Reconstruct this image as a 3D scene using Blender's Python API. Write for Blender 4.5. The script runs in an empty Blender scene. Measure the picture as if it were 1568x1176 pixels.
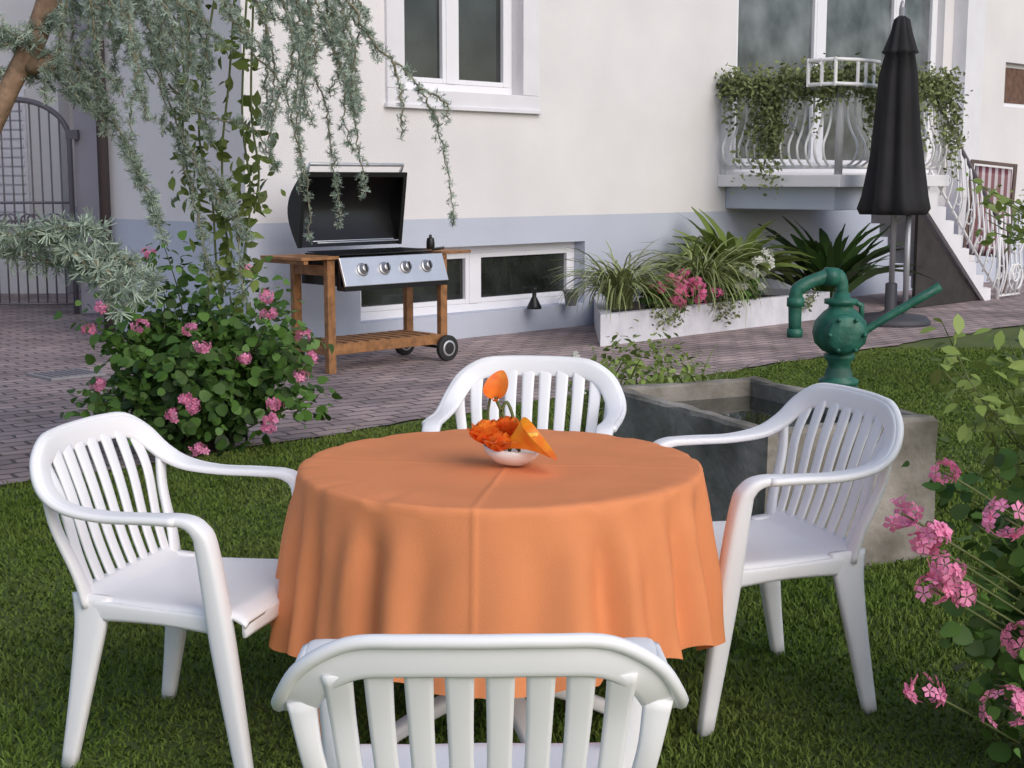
import bpy, math, random
import numpy as np
from mathutils import Vector, Matrix
rng=np.random.default_rng(7); random.seed(7)
R=math.radians
scene=bpy.context.scene
COL=scene.collection

# ---------------------------------------------------------------- materials
def M(name,c,rough=.55,var=0.0,vs=5.0,bump=0.0,bs=60.0,metal=0.0,island=0.0,trans=0.0,c2=None,spec=.5,detail=4):
    m=bpy.data.materials.new(name); m.use_nodes=True
    nt=m.node_tree; N=nt.nodes; L=nt.links
    bs_=N['Principled BSDF']; out=N['Material Output']
    bs_.inputs['Roughness'].default_value=rough
    bs_.inputs['Metallic'].default_value=metal
    bs_.inputs['Specular IOR Level'].default_value=spec
    tc=N.new('ShaderNodeTexCoord')
    rgb=N.new('ShaderNodeRGB'); rgb.outputs[0].default_value=(*c,1); col=rgb.outputs[0]
    if var>0 or c2:
        no=N.new('ShaderNodeTexNoise'); no.inputs['Scale'].default_value=vs; no.inputs['Detail'].default_value=detail
        L.new(tc.outputs['Object'],no.inputs['Vector'])
        rp=N.new('ShaderNodeValToRGB'); rp.color_ramp.elements[0].position=.32; rp.color_ramp.elements[1].position=.68
        a=c if c2 else tuple(x*(1-var) for x in c); d=c2 if c2 else tuple(min(1,x*(1+var)) for x in c)
        rp.color_ramp.elements[0].color=(*a,1); rp.color_ramp.elements[1].color=(*d,1)
        L.new(no.outputs['Fac'],rp.inputs['Fac']); col=rp.outputs['Color']
    if island>0:
        g=N.new('ShaderNodeNewGeometry'); mr=N.new('ShaderNodeMapRange')
        mr.inputs['To Min'].default_value=1-island; mr.inputs['To Max'].default_value=1+island
        L.new(g.outputs['Random Per Island'],mr.inputs['Value'])
        h=N.new('ShaderNodeHueSaturation'); L.new(mr.outputs[0],h.inputs['Value']); L.new(col,h.inputs['Color']); col=h.outputs['Color']
    L.new(col,bs_.inputs['Base Color'])
    if bump>0:
        nb=N.new('ShaderNodeTexNoise'); nb.inputs['Scale'].default_value=bs; nb.inputs['Detail'].default_value=5
        L.new(tc.outputs['Object'],nb.inputs['Vector'])
        bp=N.new('ShaderNodeBump'); bp.inputs['Strength'].default_value=bump; bp.inputs['Distance'].default_value=.01
        L.new(nb.outputs['Fac'],bp.inputs['Height']); L.new(bp.outputs[0],bs_.inputs['Normal'])
    if trans>0:
        tr=N.new('ShaderNodeBsdfTranslucent'); L.new(col,tr.inputs['Color'])
        mx=N.new('ShaderNodeMixShader'); mx.inputs[0].default_value=trans
        L.new(bs_.outputs[0],mx.inputs[1]); L.new(tr.outputs[0],mx.inputs[2]); L.new(mx.outputs[0],out.inputs['Surface'])
    return m

# ---------------------------------------------------------------- mesh builder
def catm(A,k=6):
    A=np.asarray(A,float)
    if len(A)<3:
        t=np.linspace(0,1,k+1)[:,None]; return A[0]*(1-t)+A[-1]*t
    E=np.vstack([2*A[0]-A[1],A,2*A[-1]-A[-2]]); o=[]
    for i in range(1,len(E)-2):
        p0,p1,p2,p3=E[i-1:i+3]
        for j in range(k):
            t=j/k
            o.append(.5*((2*p1)+(-p0+p2)*t+(2*p0-5*p1+4*p2-p3)*t*t+(-p0+3*p1-3*p2+p3)*t**3))
    o.append(E[-2]); return np.array(o)
def nrm(a):
    return a/np.maximum(np.linalg.norm(a,axis=-1,keepdims=True),1e-9)

class MB:
    def __init__(s): s.v=[];s.f=[];s.m=[];s.s=[]
    def add(s,vs,fs,mi=0,smooth=False):
        o=len(s.v); s.v+=[tuple(map(float,v)) for v in vs]
        for f in fs: s.f.append(tuple(i+o for i in f)); s.m.append(mi); s.s.append(smooth)
    def box(s,x0,x1,y0,y1,z0,z1,mi=0,mat=None):
        vs=[Vector(p) for p in((x0,y0,z0),(x1,y0,z0),(x1,y1,z0),(x0,y1,z0),(x0,y0,z1),(x1,y0,z1),(x1,y1,z1),(x0,y1,z1))]
        if mat: vs=[mat@v for v in vs]
        s.add(vs,[(0,3,2,1),(4,5,6,7),(0,1,5,4),(1,2,6,5),(2,3,7,6),(3,0,4,7)],mi)
    def prism(s,poly,y0,y1,mi=0):   # poly in (x,z)
        n=len(poly); vs=[(x,y0,z) for x,z in poly]+[(x,y1,z) for x,z in poly]
        s.add(vs,[tuple(range(n)),tuple(range(2*n-1,n-1,-1))]+[(i,i+n,(i+1)%n+n,(i+1)%n) for i in range(n)],mi)
    def sweep(s,P,W,H,N,n=12,mi=0,k=5,e=.55):
        c=len(P)
        W=np.full(c,W) if np.isscalar(W) else np.array(W,float); H=np.full(c,H) if np.isscalar(H) else np.array(H,float)
        N=np.array(N,float); N=np.tile(N,(c,1)) if N.ndim==1 else N
        A=catm(np.hstack([np.array(P,float),N,W[:,None],H[:,None]]),k)
        P=A[:,:3];N=A[:,3:6];W=A[:,6];H=A[:,7]
        T=nrm(np.gradient(P,axis=0)); Wd=nrm(N-(N*T).sum(1,keepdims=True)*T); Hd=np.cross(T,Wd)
        a=np.arange(n)*2*np.pi/n+np.pi/n; cx=np.sign(np.cos(a))*abs(np.cos(a))**e; cy=np.sign(np.sin(a))*abs(np.sin(a))**e
        V=P[:,None]+Wd[:,None]*(cx[None,:]*W[:,None]/2)[...,None]+Hd[:,None]*(cy[None,:]*H[:,None]/2)[...,None]
        r=len(P); fs=[(i*n+j,i*n+(j+1)%n,(i+1)*n+(j+1)%n,(i+1)*n+j) for i in range(r-1) for j in range(n)]
        fs+=[tuple(range(n-1,-1,-1)),tuple((r-1)*n+j for j in range(n))]
        s.add(V.reshape(-1,3),fs,mi,True)
    def tube(s,P,r,n=8,mi=0,k=1,caps=True):
        P=np.array(P,float); r=np.full(len(P),r) if np.isscalar(r) else np.array(r,float)
        if k>1:
            A=catm(np.hstack([P,r[:,None]]),k); P=A[:,:3]; r=A[:,3]
        T=nrm(np.gradient(P,axis=0)); u=np.array([0,0,1.]) if abs(T[0][2])<.9 else np.array([1.,0,0]); U=[]
        for t in T:
            u=u-t*np.dot(u,t); u=u/max(np.linalg.norm(u),1e-9); U.append(u)
        U=np.array(U); Vv=np.cross(T,U); a=np.arange(n)*2*np.pi/n
        V=P[:,None]+(U[:,None]*np.cos(a)[None,:,None]+Vv[:,None]*np.sin(a)[None,:,None])*r[:,None,None]
        c=len(P); fs=[(i*n+j,i*n+(j+1)%n,(i+1)*n+(j+1)%n,(i+1)*n+j) for i in range(c-1) for j in range(n)]
        if caps: fs+=[tuple(range(n-1,-1,-1)),tuple((c-1)*n+j for j in range(n))]
        s.add(V.reshape(-1,3),fs,mi,True)
    def lathe(s,prof,seg=24,mi=0,mat=None,c=(0,0,0),flute=None):
        V=[];n=len(prof)
        for r,z in prof:
            for j in range(seg):
                a=2*math.pi*j/seg; rr=r*(1+(flute(a,z) if flute else 0)); v=Vector((rr*math.cos(a),rr*math.sin(a),z))
                if mat: v=mat@v
                V.append((v.x+c[0],v.y+c[1],v.z+c[2]))
        fs=[(i*seg+j,i*seg+(j+1)%seg,(i+1)*seg+(j+1)%seg,(i+1)*seg+j) for i in range(n-1) for j in range(seg)]
        fs+=[tuple(range(seg-1,-1,-1)),tuple((n-1)*seg+j for j in range(seg))]
        s.add(V,fs,mi,True)
    def grid(s,fn,nu,nv,mi=0,thick=0,smooth=True):
        V=[fn(i/nu,j/nv) for i in range(nu+1) for j in range(nv+1)]; w=nv+1
        fs=[(i*w+j,(i+1)*w+j,(i+1)*w+j+1,i*w+j+1) for i in range(nu) for j in range(nv)]
        if thick:
            o=len(V); V2=[(x,y,z-thick) for x,y,z in V]; f2=[tuple(o+i for i in reversed(f)) for f in fs]
            edge=[i*w for i in range(nu+1)]+[nu*w+j for j in range(1,w)]+[i*w+nv for i in range(nu-1,-1,-1)]+[j for j in range(nv-1,0,-1)]
            n=len(edge); sd=[(edge[i],edge[(i+1)%n],edge[(i+1)%n]+o,edge[i]+o) for i in range(n)]
            V=V+V2; fs=fs+f2+[tuple(reversed(q)) for q in sd]
        s.add(V,fs,mi,smooth)
    def ribbon(s,base,az,el,L,W,droop,mi=0,seg=6,roll=0.0):
        p=np.array(base,float); h=np.array([math.cos(az),math.sin(az),0]); sd=np.array([-math.sin(az),math.cos(az),roll]); V=[]
        for i in range(seg+1):
            t=i/seg; w=W*(math.sin(math.pi*(.08+.9*t))**.7)/2
            V+= [p-sd*w,p+sd*w]; e=el-droop*t; p=p+(h*math.cos(e)+np.array([0,0,math.sin(e)]))*L/seg
        s.add(V,[(2*i,2*i+1,2*i+3,2*i+2) for i in range(seg)],mi,True)
    def mesh(s,name,mats):
        me=bpy.data.meshes.new(name); me.from_pydata(s.v,[],s.f)
        for m in mats: me.materials.append(m)
        me.polygons.foreach_set('material_index',s.m); me.polygons.foreach_set('use_smooth',s.s); me.update(); return me
    def build(s,name,mats,parent=None,mw=None,bevel=0):
        o=bpy.data.objects.new(name,s.mesh(name,mats)); COL.objects.link(o)
        if mw is not None: o.matrix_world=mw
        if parent: o.parent=parent
        if bevel:
            b=o.modifiers.new('b','BEVEL'); b.width=bevel; b.segments=2; b.limit_method='ANGLE'; b.angle_limit=R(50)
        return o
def npmesh(name,V,F,mat,parent=None,smooth=False):
    me=bpy.data.meshes.new(name); V=V.reshape(-1,3).astype(np.float32); k=F.shape[1]
    me.vertices.add(len(V)); me.vertices.foreach_set('co',V.ravel())
    me.loops.add(F.size); me.loops.foreach_set('vertex_index',F.ravel().astype(np.int32))
    me.polygons.add(len(F)); me.polygons.foreach_set('loop_start',np.arange(0,F.size,k,dtype=np.int32))
    me.update(calc_edges=True); me.materials.append(mat)
    o=bpy.data.objects.new(name,me); COL.objects.link(o)
    if parent: o.parent=parent
    return o
def scatter(T,F,P,nv,S,name,mat,parent=None,dirv=None):
    n=len(P); nv=nrm(nv); d=rng.normal(size=(n,3)) if dirv is None else dirv
    d=nrm(d-(d*nv).sum(1,keepdims=True)*nv); e=np.cross(nv,d); Rm=np.stack([d,e,nv],axis=2)
    V=np.einsum('nij,kj->nki',Rm,T)*np.asarray(S).reshape(-1,1,1)+P[:,None]
    FF=(F[None]+ (np.arange(n)*len(T))[:,None,None]).reshape(-1,F.shape[1])
    return npmesh(name,V,FF,mat,parent)
def empty(name,mw=None,parent=None):
    o=bpy.data.objects.new(name,None); COL.objects.link(o)
    if mw is not None:o.matrix_world=mw
    if parent:o.parent=parent
    return o
DIA=np.array([[0,0,0],[.3,.22,.06],[.6,.24,.05],[1,0,-.08],[.6,-.24,.05],[.3,-.22,.06]]); DIAF=np.array([[0,1,2,3,4,5]])
a_=np.arange(9)*2*np.pi/9; rr_=.5*(1+.10*np.cos(a_*3)); ROUND=np.stack([.5+rr_*np.cos(a_),rr_*np.sin(a_),.10*np.cos(a_*2)],1); ROUNDF=np.array([list(range(9))])
nd=[];nf=[]
for i in range(16):
    v=nrm(rng.normal(size=3)+np.array([0,0,.35])); p=nrm(np.cross(v,[.3,.5,.8])); k=len(nd)
    nd+=[-p*.055,p*.055,v+p*.045,v-p*.045]; nf.append([k,k+1,k+2,k+3])
NEED=np.array(nd);NEEDF=np.array(nf)
fd=[];ff=[]
for i in range(5):
    a=i*2*math.pi/5; c=np.array([math.cos(a),math.sin(a),0]); q=np.array([-math.sin(a),math.cos(a),0]); k=len(fd)
    fd+=[c*.05,c*.65+q*.34+[0,0,.12],c*1.0+[0,0,.05],c*.65-q*.34+[0,0,.12]]; ff.append([k,k+1,k+2,k+3])
FLO=np.array(fd);FLOF=np.array(ff)

# ---------------------------------------------------------------- colour set
m_plastic=M('white_plastic',(.90,.90,.925),.38,var=.02,vs=3,spec=.5)
m_wood=M('oiled_wood',(.28,.13,.05),.55,var=.35,vs=14,bump=.25)
m_wall=M('white_render',(.74,.73,.75),.9,var=.03,vs=1.2,bump=.25,bs=90)
m_trim=M('trim_paint',(.76,.755,.80),.6,var=.04,vs=3)
m_pvc=M('pvc_frame',(.82,.82,.87),.35)
m_glass=M('window_glass',(.010,.011,.010),.03,c2=(.04,.045,.042),vs=2.2,spec=.9,detail=8)
m_glassB=M('balcony_door_glass',(.015,.02,.02),.04,c2=(.20,.22,.23),vs=1.6,spec=.9,detail=9)  # pale mottling in the base colour imitates reflections on the glazing
m_iron=M('white_iron',(.8,.8,.82),.45)
m_greyiron=M('grey_iron',(.16,.145,.165),.5)
m_black=M('black_enamel',(.006,.006,.007),.4,var=.3,vs=6)
m_steel=M('stainless_steel',(.66,.67,.70),.34,metal=.75,var=.05,vs=8)
m_leafG=M('geranium_leaf',(.085,.18,.03),.55,island=.5,trans=.2)
m_leafY=M('young_leaf',(.24,.32,.075),.5,island=.35,trans=.25)
m_leafV=M('vine_leaf',(.17,.23,.055),.55,island=.4,trans=.25)
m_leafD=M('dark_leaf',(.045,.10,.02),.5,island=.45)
m_ivy=M('balcony_leaf',(.18,.215,.085),.6,island=.5,trans=.2)
m_long=M('strap_leaf',(.15,.21,.045),.45,island=.45,trans=.2)
m_pale=M('spider_leaf',(.24,.28,.11),.5,island=.4)
m_cedar=M('cedar_needles',(.37,.45,.37),.7,island=.35,trans=.15)
m_bark=M('bark',(.28,.18,.12),.9,var=.35,vs=20,bump=.6,bs=40)
m_twig=M('cedar_twig',(.24,.22,.15),.9,var=.3,vs=20)
m_stem=M('green_stem',(.12,.15,.05),.6)
m_pink=M('pink_petal',(.84,.20,.40),.5,island=.25,trans=.3)
m_pinkL=M('light_pink_petal',(.90,.32,.53),.5,island=.22,trans=.3)
m_white=M('white_petal',(.8,.8,.75),.5,island=.1,trans=.2)

# ---------------------------------------------------------------- ground
C=Vector((-2.12,11.33,0)); HM=Matrix.Translation(C)@Matrix.Rotation(R(45),4,'Z')
b=MB(); b.add([(-150,-100,0),(150,-100,0),(150,200,0),(-150,200,0)],[(0,1,2,3)])
m_ground=M('lawn_soil',(.06,.095,.018),.95,c2=(.10,.13,.03),vs=2.2,bump=.6,bs=40,detail=8)
b.build('ground',[m_ground])
m_pave=bpy.data.materials.new('brick_pavers'); m_pave.use_nodes=True
nt=m_pave.node_tree;N=nt.nodes;L=nt.links;P_=N['Principled BSDF'];P_.inputs['Roughness'].default_value=.85
tc=N.new('ShaderNodeTexCoord'); nz=N.new('ShaderNodeTexNoise'); nz.inputs['Scale'].default_value=9; 
mp=N.new('ShaderNodeMapping'); mp.inputs['Rotation'].default_value=(0,0,R(8))
mixv=N.new('ShaderNodeMix'); mixv.data_type='VECTOR'; mixv.inputs[0].default_value=.045
L.new(tc.outputs['Object'],mp.inputs[0]); L.new(mp.outputs[0],mixv.inputs[4]); L.new(mp.outputs[0],nz.inputs['Vector']); L.new(nz.outputs['Color'],mixv.inputs[5])
br=N.new('ShaderNodeTexBrick'); br.inputs['Scale'].default_value=1.0; br.inputs['Brick Width'].default_value=.225; br.inputs['Row Height'].default_value=.115
br.inputs['Mortar Size'].default_value=.011; br.inputs['Mortar Smooth'].default_value=.5; br.inputs['Color1'].default_value=(.44,.335,.325,1); br.inputs['Color2'].default_value=(.29,.23,.235,1); br.inputs['Mortar'].default_value=(.12,.10,.095,1)
L.new(mixv.outputs[1],br.inputs['Vector'])
n2=N.new('ShaderNodeTexNoise'); n2.inputs['Scale'].default_value=1.3; n2.inputs['Detail'].default_value=8; L.new(tc.outputs['Object'],n2.inputs['Vector'])
mr=N.new('ShaderNodeMapRange'); mr.inputs['From Min'].default_value=.3; mr.inputs['From Max'].default_value=.7; mr.inputs['To Min'].default_value=.6; mr.inputs['To Max'].default_value=1.25; L.new(n2.outputs['Fac'],mr.inputs[0])
hs=N.new('ShaderNodeHueSaturation'); L.new(br.outputs['Color'],hs.inputs['Color']); L.new(mr.outputs[0],hs.inputs['Value']); L.new(hs.outputs[0],P_.inputs['Base Color'])
bp=N.new('ShaderNodeBump'); bp.inputs['Strength'].default_value=.8; bp.inputs['Distance'].default_value=.014; bp.invert=True; L.new(br.outputs['Fac'],bp.inputs['Height']); L.new(bp.outputs[0],P_.inputs['Normal'])
b=MB()
xs=np.linspace(-14,18,160); ed=[(x,-3.08+.03*math.sin(x*5)+.02*math.sin(x*13.1)) for x in xs]
top=[(x,y,.012) for x,y in ed]+[(x,14,.012) for x,_ in ed]; n=len(xs)
b.add(top,[(i,i+1,n+i+1,n+i) for i in range(n-1)])
b.build('terrace_paving',[m_pave],mw=HM)
b=MB(); b.box(-.22,.22,-.2,.2,.013,.03,0)
for i in range(7): b.box(-.18+i*.055,-.155+i*.055,-.16,.16,.03,.034,1)
b.build('drain_cover',[M('grey_cast',(.3,.29,.3),.7),m_greyiron],mw=Matrix.Translation((-3.35,10.5,0))@Matrix.Rotation(R(45),4,'Z'))

# grass blades
n=320000
Y=2.8+rng.random(n)*9.5; X=(rng.random(n)*2-1)*(.42*Y+.5)
k=(Y<9.10+X+.10*np.sin(X*7)*np.sin(Y*5)+rng.normal(size=n)*.05)
cc=np.array([1.03,5.79]); la=np.array([.42,-.907]); sa=np.array([.907,.42])
dx=X-cc[0];dy=Y-cc[1]; k&=~((abs(dx*la[0]+dy*la[1])<.63)&(abs(dx*sa[0]+dy*sa[1])<.41))
X=X[k];Y=Y[k];n=len(X)
hgt=(.009+.016*rng.random(n))*(1+.35*np.sin(X*3.1+1)*np.sin(Y*2.3)); an=rng.random(n)*6.283; ln=rng.random(n)*.026; a2=rng.random(n)*6.283; w=.0026+.0013*(Y/4)
P=np.stack([X,Y,np.zeros(n)],1); s=np.stack([np.cos(an)*w,np.sin(an)*w,np.zeros(n)],1)
mid=P+np.stack([np.cos(a2)*ln*.3,np.sin(a2)*ln*.3,hgt*.6],1); tip=P+np.stack([np.cos(a2)*ln,np.sin(a2)*ln,hgt],1)
V=np.stack([P-s,P+s,mid+s*.7,tip,mid-s*.7],1)
npmesh('lawn_grass',V,np.arange(n*5).reshape(n,5),M('grass_blade',(.095,.165,.024),.75,c2=(.155,.205,.045),vs=1.5,island=.2,detail=7,spec=.2))

# ---------------------------------------------------------------- house
house=empty('white_house',HM)
m_wallband=bpy.data.materials.new('rendered_wall_with_plinth_band'); m_wallband.use_nodes=True
nt=m_wallband.node_tree;N=nt.nodes;L=nt.links;P_=N['Principled BSDF'];P_.inputs['Roughness'].default_value=.92
tc=N.new('ShaderNodeTexCoord');sx=N.new('ShaderNodeSeparateXYZ');L.new(tc.outputs['Object'],sx.inputs[0])
gt=N.new('ShaderNodeMath');gt.operation='GREATER_THAN';gt.inputs[1].default_value=1.12;L.new(sx.outputs['Z'],gt.inputs[0])
n1=N.new('ShaderNodeTexNoise');n1.inputs['Scale'].default_value=.9;n1.inputs['Detail'].default_value=7;L.new(tc.outputs['Object'],n1.inputs['Vector'])
mx=N.new('ShaderNodeMix');mx.data_type='RGBA';mx.inputs[6].default_value=(.51,.55,.65,1);mx.inputs[7].default_value=(.76,.74,.755,1);L.new(gt.outputs[0],mx.inputs[0])
mr=N.new('ShaderNodeMapRange');mr.inputs['From Min'].default_value=.3;mr.inputs['From Max'].default_value=.7;mr.inputs['To Min'].default_value=.92;mr.inputs['To Max'].default_value=1.04;L.new(n1.outputs['Fac'],mr.inputs[0])
hs=N.new('ShaderNodeHueSaturation');L.new(mx.outputs[2],hs.inputs['Color']);L.new(mr.outputs[0],hs.inputs['Value']);L.new(hs.outputs[0],P_.inputs['Base Color'])
n2=N.new('ShaderNodeTexNoise');n2.inputs['Scale'].default_value=70;L.new(tc.outputs['Object'],n2.inputs['Vector'])
bp=N.new('ShaderNodeBump');bp.inputs['Strength'].default_value=.3;bp.inputs['Distance'].default_value=.01;L.new(n2.outputs['Fac'],bp.inputs['Height']);L.new(bp.outputs[0],P_.inputs['Normal'])

ops=[(1.66,3.12,2.25,3.65),(1.15,4.03,.24,.86),(6.5,11.1,1.55,4.3),(12.9,14.6,2.5,3.12)]
b=MB(); S=sorted({0,16}|{o[0] for o in ops}|{o[1] for o in ops}); Z=sorted({0,6}|{o[2] for o in ops}|{o[3] for o in ops})
for i in range(len(S)-1):
    for j in range(len(Z)-1):
        cs=(S[i]+S[i+1])/2; cz=(Z[j]+Z[j+1])/2
        if any(o[0]<cs<o[1] and o[2]<cz<o[3] for o in ops): continue
        b.add([(S[i],0,Z[j]),(S[i+1],0,Z[j]),(S[i+1],0,Z[j+1]),(S[i],0,Z[j+1])],[(0,1,2,3)])
for s0,s1,z0,z1 in ops:
    d=.22
    b.add([(s0,0,z0),(s0,d,z0),(s0,d,z1),(s0,0,z1)],[(0,1,2,3)]); b.add([(s1,0,z0),(s1,d,z0),(s1,d,z1),(s1,0,z1)],[(3,2,1,0)])
    b.add([(s0,0,z0),(s1,0,z0),(s1,d,z0),(s0,d,z0)],[(0,1,2,3)]); b.add([(s0,0,z1),(s1,0,z1),(s1,d,z1),(s0,d,z1)],[(3,2,1,0)])
b.add([(0,0,0),(0,0,6),(0,2.2,6),(0,2.2,0)],[(0,1,2,3)])
b.add([(0,2.2,0),(0,2.2,6),(2.6,2.2,6),(2.6,2.2,0)],[(0,1,2,3)])
b.add([(2.6,2.2,0),(2.6,2.2,6),(2.6,9,6),(2.6,9,0)],[(0,1,2,3)])
b.add([(16,0,0),(16,9,0),(16,9,6),(16,0,6)],[(0,1,2,3)]); b.add([(2.6,9,0),(2.6,9,6),(16,9,6),(16,9,0)],[(0,1,2,3)])
b.build('walls',[m_wallband],house)
b=MB(); b.prism([(-.5,6.0),(16.5,6.0),(13,8.5),(3,8.5)],-.5,2.6,0); b.prism([(2.1,6.0),(16.5,6.0),(13,8.5),(5,8.5)],2.6,9.5,0); b.build('roof',[M('roof_tile',(.3,.12,.07),.8,var=.3)],house)
def window(name,s0,s1,z0,z1,t,cuts,fw=.075,glass=None):
    b=MB()
    b.box(s0,s1,t,t+.06,z0,z0+fw,0);b.box(s0,s1,t,t+.06,z1-fw,z1,0);b.box(s0,s0+fw,t+.002,t+.058,z0+fw,z1-fw,0);b.box(s1-fw,s1,t+.002,t+.058,z0+fw,z1-fw,0)
    for c in cuts: b.box(c-fw*.75,c+fw*.75,t-.012,t+.05,z0+fw,z1-fw,0)
    e=[s0+fw]+[c for c in cuts]+[s1-fw]
    for i in range(len(e)-1):
        a=e[i]+(fw*.75 if i else 0); d=e[i+1]-(fw*.75 if i<len(e)-2 else 0); q=.045
        b.box(a,a+q,t-.006,t+.045,z0+fw,z1-fw,0);b.box(d-q,d,t-.006,t+.045,z0+fw,z1-fw,0);b.box(a+q,d-q,t-.004,t+.045,z0+fw,z0+fw+q,0);b.box(a+q,d-q,t-.004,t+.045,z1-fw-q,z1-fw,0)
    b.build(name+'_frame',[m_pvc],house,bevel=.006)
    g=MB(); g.add([(s0+.01,t+.035,z0+.01),(s1-.01,t+.035,z0+.01),(s1-.01,t+.035,z1-.01),(s0+.01,t+.035,z1-.01)],[(0,1,2,3)]); g.build(name+'_glass',[glass or m_glass],house)
window('upper_window',1.66,3.12,2.25,3.65,.12,[2.33])
window('basement_window',1.15,4.03,.24,.86,.14,[2.62])
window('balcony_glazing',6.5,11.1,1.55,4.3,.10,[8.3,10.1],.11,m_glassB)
window('small_window',12.9,14.6,2.5,3.12,.1,[])
b=MB() # trims
b.box(1.46,1.658,-.03,.0,2.252,3.8,0);b.box(3.122,3.34,-.03,.0,2.252,3.8,0);b.box(1.46,3.34,-.032,.0,2.12,2.25,0);b.box(1.44,3.36,-.05,.0,2.085,2.12,0)
b.box(11.35,11.85,-.2,.0,0,6,0)
b.box(13.0,14.5,.09,.098,2.56,3.06,1)
b.build('window_trim',[m_trim,M('brown_shutter',(.14,.075,.05),.7,var=.3,vs=10)],house,bevel=.006)
# balcony
b=MB(); b.box(6.2,8.5,-1.55,.0,1.39,1.52,0); b.box(6.35,8.3,-1.4,.0,1.15,1.39,1)
b.build('balcony_slab',[m_trim,M('blue_grey_paint',(.48,.52,.62),.8)],house,bevel=.01)
b=MB()
def rail(p0,p1,out,n,zb=1.54,zt=2.42,slope=0):
    p0=np.array(p0,float);p1=np.array(p1,float);o=np.array(out,float)
    for zz,r in((zt,.028),(zt-.1,.014),(zb+.06,.020)): b.tube([(*p0,zz),(*p1,zz+slope)],r,6)
    for i in range(n+1):
        q=p0+(p1-p0)*i/n; sl=slope*i/n
        if i in(0,n): b.tube([(*q,zb-.02+sl),(*q,zt+sl)],.042,8); continue
        pts=[(*(q+o*d),z+sl) for d,z in((0,zt-.1),(.0,zt-.3),(.05,zt-.45),(.13,zb+.28),(.10,zb+.14),(0,zb+.06))]
        b.tube(pts,.014,5,k=4)
rail((6.28,0),(6.28,-1.48),(-1,0),14); rail((6.28,-1.48),(8.42,-1.48),(0,-1),15)
zq=2.42
for q in((5.95,-1.30),(5.95,-1.62),(6.2,-1.72),(6.5,-1.72),(5.95,-1.46),(6.35,-1.72)): b.box(q[0]-.02,q[0]+.02,q[1]-.008,q[1]+.008,zq-.02,zq+.26)
for zz in(zq,zq+.24): b.tube([(6.2,-1.25,zz),(5.95,-1.30,zz),(5.95,-1.62,zz),(6.2,-1.72,zz),(6.6,-1.72,zz),(6.65,-1.5,zz)],.02,6)
st0,st1=8.15,9.95
for i in range(14):
    f=i/13; s_=st0+(st1-st0)*f; z=1.5*(1-f)
    b.tube([(s_,-1.48,z+.02),(s_,-1.48-.07,z+.3),(s_,-1.48-.05,z+.55),(s_,-1.48,z+.92)],.012,5,k=3)
    if i%2: 
        b.tube([(s_+.13*math.cos(a)*(1-a/9),-1.5,z+.32+.13*math.sin(a)*(1-a/9)) for a in np.linspace(0,7,20)],.010,5)
b.tube([(st0,-1.48,2.42),(st1,-1.48,.93)],.025,6,mi=1); b.tube([(st0,-1.48,1.6),(st1,-1.48,.1)],.016,6); b.tube([(st1,-1.48,0),(st1,-1.48,1.0)],.03,8)
b.tube([(st0,-.5,2.62),(st1+.1,-.5,1.13)],.02,6,mi=1); b.tube([(st1,-.5,0),(st1,-.5,1.15)],.02,6,mi=1)
for i in range(5):
    s_=st1+.08+i*.12; b.tube([(s_,-1.48,.05),(s_,-1.55,.35),(s_,-1.53,.6),(s_,-1.48,1.15)],.014,5,k=3)
for zz in(.05,1.15): b.tube([(st1,-1.48,zz),(st1+.6,-1.48,zz)],.016,6)
for cz_ in(.3,.75): 
    for sg in(1,-1): b.tube([(st1+.3+sg*(.02+.16*math.cos(a)*(1-a/9)),-1.56,cz_+.16*math.sin(a)*(1-a/9)) for a in np.linspace(-1.4,7,22)],.013,5)
b.build('balcony_railing',[m_iron,m_greyiron],house)
b=MB(); dx_=(st1-st0)/9
for i in range(9):
    s_=st0+.05+i*dx_; z=1.5-.167*(i+1); b.box(s_,s_+dx_+.03,-1.42,-.5,z-.05,z,0); b.box(s_,s_+.02,-1.42,-.5,z,z+.117,0)
def stair_side(y0,y1):
    pts=[(st0,1.50)]
    for i in range(9):
        x=st0+.05+i*dx_; z=1.5-.167*(i+1); pts+=[(x,z+.16),(x,z+.005)] if i else [(x,1.50),(x,z+.005)]
    pts+=[(st1+.05,0.0),(st1-.28,0.0),(st0,1.14)]
    b.prism(pts,y0,y1,0)
stair_side(-1.47,-1.42)
b.prism([(8.1,1.1),(8.1,0.02),(st1-.3,.02)],-1.40,-1.36,1)  # dark sheet standing in for the shade in the open space below the steps
b.build('stairs',[m_trim,M('understair_shade',(.035,.03,.03),.8,var=.3)],house)
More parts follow.
